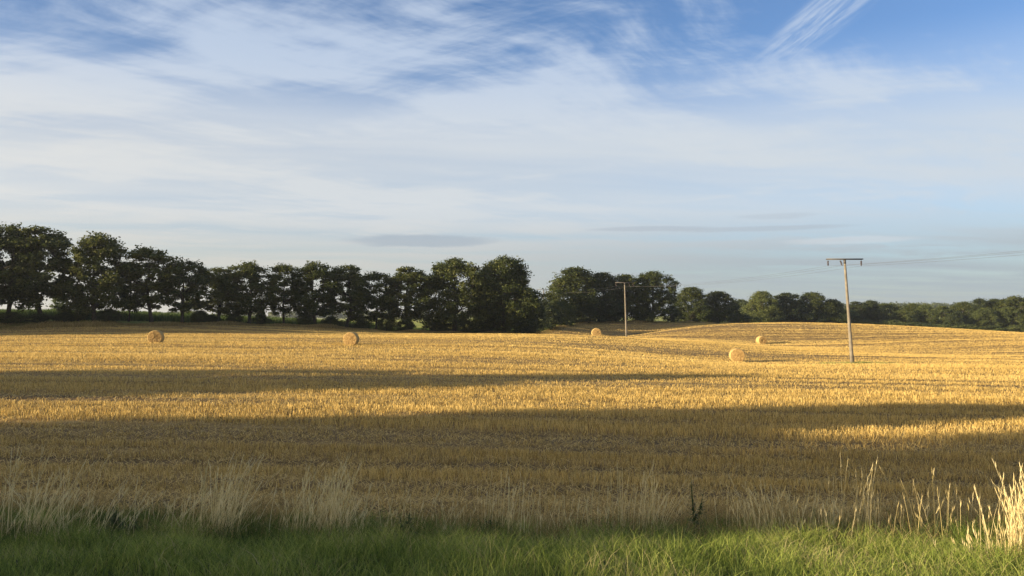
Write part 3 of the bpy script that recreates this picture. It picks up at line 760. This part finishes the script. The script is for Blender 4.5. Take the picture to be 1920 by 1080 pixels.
def make_tree_data(seed, h=1.0, crown_lo=0.18, width=0.72, nclump=120, leaves=130, leaf=0.020, trunk_r=0.022, forked=False, clump_r=0.075, full=0.30, gap=0.6):
    """unit-height tree (height 1). Returns trunk mesh data and crown mesh data"""
    r_ = np.random.default_rng(seed)
    # crown envelope: rounded profile with lobes and bites taken out of it
    ph = r_.uniform(0, 6.28, 6)
    def env(zn, a_):
        pr = (np.clip(zn, 0.0, 1) ** full) * (np.clip(1 - zn, 0, 1) ** 0.42) * 1.32
        return pr * (0.86 + 0.16 * np.sin(2 * a_ + ph[0] + 3 * zn) + 0.12 * np.sin(4 * a_ + ph[1] - 5 * zn) + 0.10 * np.sin(9 * zn + ph[2] + a_))
    cents = []; tries = 0; mind = clump_r * 0.55
    while len(cents) < nclump:
        tries += 1
        if tries > 400: mind *= 0.93; tries = 0
        zn = r_.uniform(0, 1) ** 0.85; a_ = r_.uniform(0, 6.28)
        rad = env(zn, a_) * width * 0.5 * r_.uniform(0, 1) ** 0.42
        z_ = crown_lo + clump_r * 0.5 + (0.96 - crown_lo - clump_r * 0.5) * zn
        p = np.array([math.cos(a_) * rad, math.sin(a_) * rad, z_ + 0.05 * math.sin(3 * a_ + ph[3]) * (1 - zn)])
        hole = math.sin(p[0] * 13 + ph[4]) * math.sin(p[1] * 13 + ph[5]) * math.sin(p[2] * 15 + ph[3])
        if abs(hole) > gap: continue
        if cents and np.min(((np.array(cents) - p) ** 2).sum(1)) < mind ** 2: continue
        cents.append(p)
    cents = np.array(cents)
    # trunk
    T = MB()
    bend = r_.normal(0, 0.02, 2)
    def tp(t): return np.array([bend[0] * math.sin(t * 4), bend[1] * math.sin(t * 3.3), t])
    zt = np.linspace(0, 0.72, 9)
    T.tube([tp(t) for t in zt], [trunk_r * (1.5 if i == 0 else 1.12 - t / 0.72 * 0.9) for i, t in enumerate(zt)], 9)
    # limbs
    n_limb = 9
    limbs = []
    for k in range(n_limb):
        t0 = r_.uniform(0.16 if forked else crown_lo * 0.9, 0.5); a_ = k * 2.4 + r_.normal(0, 0.4)
        ln = width * 0.5 * r_.uniform(0.42, 0.68); up = r_.uniform(0.12, 0.34)
        p0 = tp(t0); pts = []
        for s_ in np.linspace(0, 1, 6):
            pts.append(p0 + np.array([math.cos(a_) * ln * s_, math.sin(a_) * ln * s_, up * s_ ** 1.3]) + r_.normal(0, 0.008, 3) * (s_ > 0))
        r0 = trunk_r * (0.62 if forked and k < 2 else r_.uniform(0.3, 0.5))
        T.tube(pts, [r0 * (1 - 0.8 * s_) for s_ in np.linspace(0, 1, 6)], 6)
        limbs.append(np.array(pts))
    nodes = np.concatenate(limbs + [np.array([tp(t) for t in np.linspace(crown_lo, 0.72, 8)])])
    for c_ in cents[::2]:
        nd = nodes[nodes[:, 2] < c_[2] + 0.02]
        if len(nd) == 0: nd = nodes
        b_ = nd[np.argmin(((nd - c_) ** 2).sum(1))]
        mid = (b_ + c_) / 2 + r_.normal(0, 0.012, 3)
        T.tube([b_, mid, c_], [trunk_r * 0.16, trunk_r * 0.11, trunk_r * 0.04], 4)
    # leaves
    N = len(cents) * leaves
    ci = np.repeat(np.arange(len(cents)), leaves)
    cr = clump_r * r_.uniform(0.45, 1.4, len(cents))
    d = r_.normal(0, 1, (N, 3)); d /= np.linalg.norm(d, axis=1)[:, None]
    rad = r_.uniform(0, 1, N) ** 0.45
    # lumpy clump outline
    lump = 1 + 0.35 * np.sin(d[:, 0] * 5 + ci) * np.sin(d[:, 1] * 6 + ci * 2.1) + 0.2 * np.sin(d[:, 2] * 9 + ci)
    p = cents[ci] + d * (cr[ci] * rad * lump)[:, None] * np.array([1, 1, 0.72])
    nrm = d * 0.6 + r_.normal(0, 0.7, (N, 3)) + np.array([0, 0, 0.45]); nrm /= np.linalg.norm(nrm, axis=1)[:, None]
    u = np.cross(nrm, r_.normal(0, 1, (N, 3))); u /= np.linalg.norm(u, axis=1)[:, None]
    v = np.cross(nrm, u)
    s_ = (leaf * r_.uniform(0.6, 1.35, N))[:, None]
    q = np.zeros((N, 2, 2, 3))
    q[:, 0, 0] = p - u * s_ * .5; q[:, 0, 1] = p + v * s_ * .36; q[:, 1, 1] = p + u * s_ * .5; q[:, 1, 0] = p - v * s_ * .36
    # normalise: the crown fills the stated width and reaches height 1
    rr2 = np.percentile(np.hypot(p[:, 0], p[:, 1]), 97); kx = (width / 2) / rr2
    kz = 1.0 / np.percentile(p[:, 2], 99.7)
    sc3 = np.array([kx, kx, kz]); q = q * sc3
    T.v = [v_ * np.where(v_[:, 2:3] > crown_lo + 0.02, sc3, np.array([1, 1, kz])) for v_ in T.v]
    tint = np.clip(r_.uniform(0.1, 0.8, len(cents))[ci] * 0.5 + r_.normal(0.3, 0.16, N), 0, 1)
    return T, q, tint

protos = {}
def proto(name, **kw):
    T, q, ti = make_tree_data(**kw)
    to = T.build('trunk', M['bark'], None, True)
    co = quads_mesh('crown', q, M['leaf'], None, {'tint': ti})
    protos[name] = (to, co)
proto('oak_a', seed=11, crown_lo=0.13, width=0.88, nclump=170, leaves=120, leaf=0.023, clump_r=0.068, gap=0.5)
proto('oak_b', seed=23, crown_lo=0.15, width=0.84, nclump=150, leaves=120, leaf=0.023, clump_r=0.066, gap=0.45)
proto('oak_c', seed=31, crown_lo=0.08, width=0.96, nclump=250, leaves=120, leaf=0.022, clump_r=0.075, full=0.22, gap=0.52)
proto('oak_d', seed=47, crown_lo=0.08, width=0.96, nclump=270, leaves=120, leaf=0.022, clump_r=0.075, full=0.22, gap=0.52)
proto('airy', seed=53, crown_lo=0.17, width=0.78, nclump=105, leaves=120, leaf=0.024, clump_r=0.066, forked=True, gap=0.4)
proto('airy_b', seed=59, crown_lo=0.16, width=0.74, nclump=115, leaves=110, leaf=0.024, clump_r=0.068, trunk_r=0.016, gap=0.45)
proto('dense', seed=67, crown_lo=0.02, width=0.90, nclump=260, leaves=110, leaf=0.024, clump_r=0.085, full=0.16, gap=1)
proto('dense_b', seed=71, crown_lo=0.02, width=0.95, nclump=270, leaves=110, leaf=0.024, clump_r=0.085, full=0.14, gap=1)
proto('bush', seed=83, crown_lo=0.0, width=1.5, nclump=90, leaves=110, leaf=0.045, clump_r=0.16, trunk_r=0.03, full=0.12, gap=1)
proto('slim', seed=97, crown_lo=0.06, width=0.42, nclump=90, leaves=110, leaf=0.024, clump_r=0.07, trunk_r=0.014)
PW = {'oak_a': .88, 'oak_b': .84, 'oak_c': .96, 'oak_d': .96, 'airy': .78, 'airy_b': .74, 'dense': .9, 'dense_b': .95, 'bush': 1.5, 'slim': .42}
used = set()
def tree(kind, x, y, z, h, w, label, mat='leaf', rot=None, group=None, name='oak_tree', cat='tree'):
    e = tag(empty(name, (x, y, z), random.uniform(0, 6.28) if rot is None else rot), label, cat, group)
    s_ = w / PW[kind]
    e.scale = (s_ * random.uniform(0.93, 1.07), s_ * random.uniform(0.93, 1.07), h)
    e.rotation_euler = (random.uniform(-0.04, 0.04), random.uniform(-0.04, 0.04), e.rotation_euler[2])
    for src in protos[kind]:
        o = src if kind not in used else src.copy()
        if kind in used: C.objects.link(o)
        o.parent = e
        if src is protos[kind][1]:
            o.material_slots[0].link = 'OBJECT'; o.material_slots[0].material = M[mat]
        else:
            pass
    used.add(kind)
    return e
def tree_px(kind, pxx, top, wpx, d, label, mat='leaf', base=None, **kw):
    """tree at bearing pxx, forward distance d, top at measured row, standing on the ground"""
    s = site(pxx, top, d); x, y = s[0], s[1]; z = gz1(x, y) - 0.1
    return tree(kind, x, y, z, s[2] - z, wpx / FPX * d, label, mat, **kw)

G1 = 'trees of the row along the far field edge'
row = [
 ('oak_a', -230, 432, 115, 120, 'second tree of the row outside the left edge of the view'),
 ('airy', -140, 440, 110, 122, 'first tree of the row outside the left edge of the view'),
 ('oak_b', -45, 424, 110, 124, 'oak at the very left edge, cut by the frame'),
 ('oak_a', 18, 424, 120, 126, 'tall oak just inside the left edge of the photo'),
 ('oak_b', 82, 428, 115, 127, 'tall open oak second from the left edge, left of the pale tree'),
 ('oak_a', 180, 440, 125, 127, 'broad dark oak with a thick trunk, right of the pale tree'),
 ('airy_b', 243, 492, 62, 131, 'thin small tree squeezed between the broad dark oak and the airy one'),
 ('airy', 287, 466, 100, 131, 'airy tree above the left bale with sky showing through'),
 ('airy', 343, 489, 88, 134, 'tree with forked low trunk right of the airy tree above the left bale'),
 ('oak_b', 408, 504, 84, 141, 'dark tree starting the even part of the row, right of the notch in the skyline'),
 ('oak_a', 468, 493, 92, 144, 'bright topped tree, second in the even part of the row'),
 ('airy_b', 533, 497, 80, 147, 'tree with a bare straight trunk beside the gap of sky under the row'),
 ('oak_a', 592, 493, 92, 149, 'dark tree right of the gap of sky under the row'),
 ('oak_b', 650, 499, 84, 152, 'tree right behind the second bale from the left'),
 ('airy_b', 706, 511, 72, 155, 'lower tree at the dip in the skyline, left of the big oaks'),
 ('oak_b', 770, 502, 92, 157, 'yellowish topped tree leaning on the left of the big oaks'),
 ('oak_c', 852, 487, 122, 160, 'left one of the two biggest oaks in the middle'),
 ('oak_d', 945, 484, 128, 163, 'right one of the two biggest oaks in the middle, rounded right side'),
]
for i, (k, x, t, w, d, lab) in enumerate(row):
    tree_px(k, x, t, w * 1.2, d, lab, rot=i * 1.7 + 0.4, group=G1)
row2 = [
 ('dense', 985, 540, 60, 168, 'lower dark tree filling the right foot of the biggest oaks', 'leaf_dark'),
 ('dense', 1076, 503, 112, 214, 'rounded sunlit tree left of the farther pole', 'leaf'),
 ('dense_b', 1130, 512, 84, 217, 'dark tree directly left of the farther pole crossarm', 'leaf_dark'),
 ('dense', 1172, 516, 74, 220, 'tree right behind the farther pole', 'leaf'),
 ('oak_c', 1222, 510, 88, 222, 'oak with a ragged top right of the farther pole', 'leaf'),
 ('dense_b', 1297, 539, 74, 246, 'rounded tree after the notch right of the ragged oak', 'leaf'),
 ('dense', 1346, 547, 66, 252, 'dark flat topped tree before the small gap, above the nearest right bale', 'leaf_dark'),
 ('dense_b', 1428, 547, 68, 280, 'pale sunlit tree beyond the gap, above the small far bale', 'leaf_far'),
 ('dense', 1476, 550, 66, 286, 'dark tree right of the pale one above the small far bale', 'leaf_dark'),
 ('dense_b', 1522, 549, 70, 288, 'tree with a rounded top midway between the small bale and the near pole', 'leaf'),
 ('dense', 1558, 562, 58, 290, 'lower sloping tree just left of the near pole', 'leaf_dark'),
]
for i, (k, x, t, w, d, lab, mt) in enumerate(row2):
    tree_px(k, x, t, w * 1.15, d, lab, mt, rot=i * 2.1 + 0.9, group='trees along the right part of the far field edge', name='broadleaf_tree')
# pale tree far behind the row on the left, other far trees behind gaps
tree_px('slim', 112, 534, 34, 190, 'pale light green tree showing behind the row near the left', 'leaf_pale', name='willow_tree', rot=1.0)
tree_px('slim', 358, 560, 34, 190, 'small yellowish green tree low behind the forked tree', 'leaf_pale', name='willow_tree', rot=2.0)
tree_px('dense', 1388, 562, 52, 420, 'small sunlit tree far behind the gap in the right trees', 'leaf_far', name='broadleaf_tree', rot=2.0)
# hedge bushes below the row: (px, top row, width px, distance, label)
G2 = 'bushes and undergrowth below the tree row'
bushes = [(20, 585, 70, 124, 'undergrowth bush at the left frame edge'), (75, 588, 60, 125, 'bush under the open oak near the left edge'),
 (120, 586, 44, 126, 'bush below the pale tree'), (148, 560, 56, 128, 'tall dark bush against the left of the broad oak trunk'), (205, 578, 50, 128, 'bush right of the broad oak trunk'),
 (375, 582, 46, 139, 'bush under the notch of the skyline'), (398, 590, 34, 141, 'small bush at the foot of the first even row tree'), (440, 588, 40, 143, 'bush left of the bright topped tree foot'),
 (490, 590, 40, 146, 'bush right of the bright topped tree foot'), (575, 588, 40, 149, 'bush right of the sky gap'), (620, 594, 50, 151, 'bush left of the second bale from the left'),
 (672, 590, 60, 154, 'bush right of the second bale from the left'), (725, 588, 50, 156, 'bush under the skyline dip left of the big oaks'), (815, 602, 46, 160, 'round low bush before the bright pasture, left of the big oaks'),
 (760, 600, 50, 158, 'low bush left of the round low bush before the pasture'), (840, 606, 40, 161, 'small low bush right of the round low bush before the pasture'), (905, 604, 50, 163, 'small bush between the feet of the two biggest oaks'), (870, 598, 60, 162, 'bush at the foot of the left big oak'), (935, 592, 60, 164, 'bush at the foot of the right big oak'), (985, 588, 56, 168, 'bush at the right end under the big oaks'),
 (1018, 562, 62, 184, 'left bush of the low dark hedge below the farthest pole'), (1052, 566, 60, 196, 'middle bush of the low dark hedge left of the farther pole'), (1092, 566, 60, 208, 'right bush of the low dark hedge left of the farther pole'),
 (1145, 572, 60, 216, 'dark bush left of the farther pole shaft'), (1205, 572, 60, 219, 'dark bush right of the farther pole shaft'), (1258, 576, 44, 226, 'lit small bush in the notch right of the ragged oak'),
 (1318, 580, 60, 250, 'dark bush under the flat topped tree'), (1385, 588, 80, 262, 'low dark hedge bush in the gap above the near right bale'), (1450, 584, 70, 280, 'low bush under the pale sunlit tree'), (1505, 584, 70, 284, 'low bush left of the near pole under the rounded tree'), (1560, 588, 60, 286, 'low bush directly left of the near pole')]
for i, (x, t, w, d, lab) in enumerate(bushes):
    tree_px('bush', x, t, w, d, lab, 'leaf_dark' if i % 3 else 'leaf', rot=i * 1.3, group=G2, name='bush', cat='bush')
# right-hand wood
G3 = 'trees of the wood at the right'
wood = [(1605, 566, 50, 305, 'dark crown right of the near pole shaft', 'dense', 'leaf_dark'), (1585, 580, 40, 300, 'small pale bushy tree behind the near pole shaft', 'dense_b', 'leaf_pale'), (1632, 564, 54, 308, 'dark rounded crown second right of the near pole', 'dense_b', 'leaf_dark'),
 (1662, 569, 44, 314, 'olive crown third right of the near pole', 'dense', 'leaf_far'), (1690, 582, 46, 300, 'low domed tree in front of the wood, right of the near pole', 'dense_b', 'leaf_far'),
 (1712, 570, 46, 330, 'crown standing behind the low domed tree of the wood', 'dense', 'leaf'), (1738, 572, 48, 318, 'mid green crown in the middle of the wood', 'dense', 'leaf_far'),
 (1768, 574, 48, 310, 'green crown right of the middle of the wood', 'dense_b', 'leaf_far'), (1790, 586, 40, 298, 'low dark tree in front, right of the middle of the wood', 'dense', 'leaf_dark'),
 (1806, 567, 46, 330, 'crown breaking the skyline left of the tall pair of the wood', 'dense_b', 'leaf'), (1836, 560, 46, 322, 'left one of the tall pair in the wood', 'dense', 'leaf_dark'),
 (1866, 561, 48, 322, 'right one of the tall pair in the wood', 'dense_b', 'leaf'), (1845, 578, 50, 300, 'pale domed tree below the tall pair', 'dense_b', 'leaf_far'),
 (1905, 556, 56, 318, 'tallest crown at the right edge of the photo', 'dense', 'leaf'), (1890, 576, 50, 300, 'green domed tree below the crown at the right edge', 'dense', 'leaf_far'), (1955, 560, 60, 310, 'crown just outside the right edge', 'dense_b', 'leaf')]
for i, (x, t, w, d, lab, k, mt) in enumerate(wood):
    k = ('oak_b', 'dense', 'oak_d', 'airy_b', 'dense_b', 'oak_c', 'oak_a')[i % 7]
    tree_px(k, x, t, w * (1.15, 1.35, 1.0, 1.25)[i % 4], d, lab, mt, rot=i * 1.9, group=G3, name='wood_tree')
for i, (x, t) in enumerate([(1620, 604), (1668, 604), (1716, 608), (1764, 612), (1812, 612), (1860, 614), (1908, 614)]):
    lab = ['low bushes right of the near pole at the crest', 'low bush at the wood edge below the olive crown', 'low bush at the wood edge below the mid green crown', 'low bush before the middle of the wood edge',
           'low bush at the wood edge left of the tall pair', 'low bush at the wood edge below the tall pair', 'low bush at the wood edge by the right frame edge'][i]
    tree_px('bush', x, t - 4, 70, 292, lab, 'leaf_far', rot=i, group=G3, name='bush', cat='bush')

# trees to the left of the view and behind the photographer: they throw the long shadows
G4 = 'trees outside the view that shade the field'
def off(kind, s0, t0, reach_s, w):
    """tree at (s0,t0) along/across the sun direction whose shadow tip lands at s=reach_s"""
    x = s0 * SD[0] - t0 * SD[1]; y = s0 * SD[1] + t0 * SD[0]
    xs = reach_s * SD[0] - t0 * SD[1]; ys = reach_s * SD[1] + t0 * SD[0]
    z = gz1(x, y); h = (reach_s - s0) * math.tan(EL) + gz1(xs, ys) - z
    tree(kind, x, y, z - 0.1, h, w, 'shade tree outside the view, left of the photographer', group=G4, name='roadside_tree')
# shadow band across the mid field
off('dense', -62, 45.6, 33, 8.5); off('dense_b', -66, 41.6, 14, 9.6); off('dense', -70, 50.5, 12, 9.0); off('dense_b', -58, 46.8, -2, 18.5)
# foreground bands: the lit slit at the right lies between them
off('dense', -58, 26.8, 56, 3.4); off('dense_b', -64, 27.4, 40, 5.2); off('dense', -55, 26.4, 37, 7.2); off('dense', -50, 28.2, 2, 9.0); off('dense_b', -47, 23.4, 20, 7.4); off('dense', -66, 24.9, 36, 6.6)
off('dense_b', -55, 15.6, 50, 11.0); off('dense', -62, 13.6, 46, 11.0); off('dense_b', -48, 10.7, 50, 8.4); off('dense', -68, 17.5, 60, 8.0); off('dense', -50, 20.6, 15, 6.0); off('dense_b', -58, 21.6, 19, 4.4)
off('dense', -44, 6.3, 2.6, 11.5); off('dense_b', -52, -3, -3.0, 10.0)
# trees continuing the row to the left
for i, (s0, t0, rs, w) in enumerate([(-78, 128, 24, 17), (-84, 131, 12, 17), (-92, 127, -10, 17), (-100, 134, -14, 18), (-88, 142, -22, 17), (-110, 146, -30, 18), (-81, 137, 22, 13), (-76, 124, 8, 9)]):
    off('dense' if i % 2 else 'dense_b', s0, t0, rs, w)
# second rank behind the two biggest oaks; it shades the slope behind the crest
for i, (x, t, w, d, lab) in enumerate([(905, 512, 80, 188, 'tree mostly hidden behind the pair of biggest oaks, on its left'), (955, 516, 74, 198, 'tree mostly hidden behind the pair of biggest oaks, on its right'), (925, 522, 70, 212, 'tree farthest back behind the pair of biggest oaks')]):
    tree_px('oak_b', x, t, w, d, lab, rot=i * 2.0, group='trees half hidden behind the biggest oaks')

# far woods: one mass on the horizon, too far to count
def far_wood(name, segs, label, mat, hgt, leafsz, n):
    P = []
    for (x0, y0, x1, y1, depth) in segs:
        m_ = int(n * math.hypot(x1 - x0, y1 - y0) / 100)
        t = rng.uniform(0, 1, m_); dd = rng.uniform(0, depth, m_)
        x = x0 + (x1 - x0) * t; y = y0 + (y1 - y0) * t + dd
        P.append(np.stack([x, y], 1))
    P = np.concatenate(P); nt_ = len(P)
    hh = hgt * rng.uniform(0.65, 1.1, nt_)
    L = 150
    ci = np.repeat(np.arange(nt_), L); N = len(ci)
    d = rng.normal(0, 1, (N, 3)); d /= np.linalg.norm(d, axis=1)[:, None]; d *= rng.uniform(0.4, 1, N)[:, None]
    gz_ = ground(P[:, 0], P[:, 1])
    c_ = np.stack([P[ci, 0], P[ci, 1], gz_[ci] + hh[ci] * 0.55], 1)
    p = c_ + d * np.stack([hh[ci] * .38, hh[ci] * .38, hh[ci] * .46], 1)
    nrm = d + rng.normal(0, .5, (N, 3)); nrm /= np.linalg.norm(nrm, axis=1)[:, None]
    u = np.cross(nrm, rng.normal(0, 1, (N, 3))); u /= np.linalg.norm(u, axis=1)[:, None]; v = np.cross(nrm, u)
    s_ = (leafsz * rng.uniform(.6, 1.3, N))[:, None]
    q = np.zeros((N, 2, 2, 3)); q[:, 0, 0] = p - u * s_; q[:, 0, 1] = p + v * s_; q[:, 1, 1] = p + u * s_; q[:, 1, 0] = p - v * s_
    o = quads_mesh(name, q, mat, None, {'tint': np.clip(rng.uniform(0, 1, nt_)[ci] * 0.6 + rng.uniform(0, 0.4, N), 0, 1)})
    tag(o, label, 'wood', kind='stuff')
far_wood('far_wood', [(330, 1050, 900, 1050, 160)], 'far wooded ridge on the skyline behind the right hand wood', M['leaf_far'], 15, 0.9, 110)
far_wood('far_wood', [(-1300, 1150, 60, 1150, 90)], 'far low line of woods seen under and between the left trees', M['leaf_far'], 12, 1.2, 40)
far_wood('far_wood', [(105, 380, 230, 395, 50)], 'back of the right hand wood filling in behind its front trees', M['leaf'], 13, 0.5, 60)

# crop behind the row on the left and weeds on the field bank
N = 90000
x = rng.uniform(-135, 8, N); off_ = rng.uniform(9, 40, N); y = np.interp(x, RLx, RLy) + off_
P = np.stack([x, y, ground(x, y)], 1)
a_ = rng.uniform(0, 6.28, N); H = rng.uniform(0.8, 1.9, N) * np.where(x < -30, 1.0, 0.5)
o = quads_mesh('crop', ribbons(P, H, np.full(N, 0.12), a_ + 1.57, np.cos(a_) * .4, np.sin(a_) * .4, 3, 0.2, 1.0), M['maize'], None, {'tint': rng.uniform(0, 1, N)})
tag(o, 'leafy green crop standing behind the left part of the tree row', 'crop', kind='stuff')
N = 90000
x = rng.uniform(-110, 70, N); off_ = -2.5 + 5.5 * rng.uniform(0, 1, N); y = np.interp(x, RLx, RLy) + off_
P = np.stack([x, y, ground(x, y)], 1)
H = rng.uniform(0.15, 0.75, N) * (0.7 + 0.5 * np.sin(x * 0.6) * np.sin(x * 0.23))
o = quads_mesh('bank_grass', ribbons(P, H, np.full(N, 0.06), rng.uniform(0, 3, N), rng.normal(0, .2, N), rng.normal(0, .2, N), 3, 0.3, 0.6), M['dry'], None, {'tint': np.clip(rng.normal(0.4, 0.2, N), 0, 1)})
tag(o, 'dry yellow grass on the bank at the foot of the tree row', 'dry grass', kind='stuff')

# thin evening haze
m, g = new_mat('haze_air')
pv = g.n('ShaderNodeVolumePrincipled'); pv.inputs['Color'].default_value = (0.80, 0.87, 0.95, 1)
pv.inputs['Density'].default_value = 0.00014; pv.inputs['Anisotropy'].default_value = 0.3
out = g.n('ShaderNodeOutputMaterial'); g.link(pv.outputs[0], out.inputs['Volume'])
zb = float(GZ.min()) - 1.0
hz = MB(); hz.box((0, 2000, (zb + 30) / 2), (12600, 10600, 30 - zb))
tag(hz.build('haze', m), 'thin pale evening haze lying over the whole field and woods', 'haze', kind='stuff')
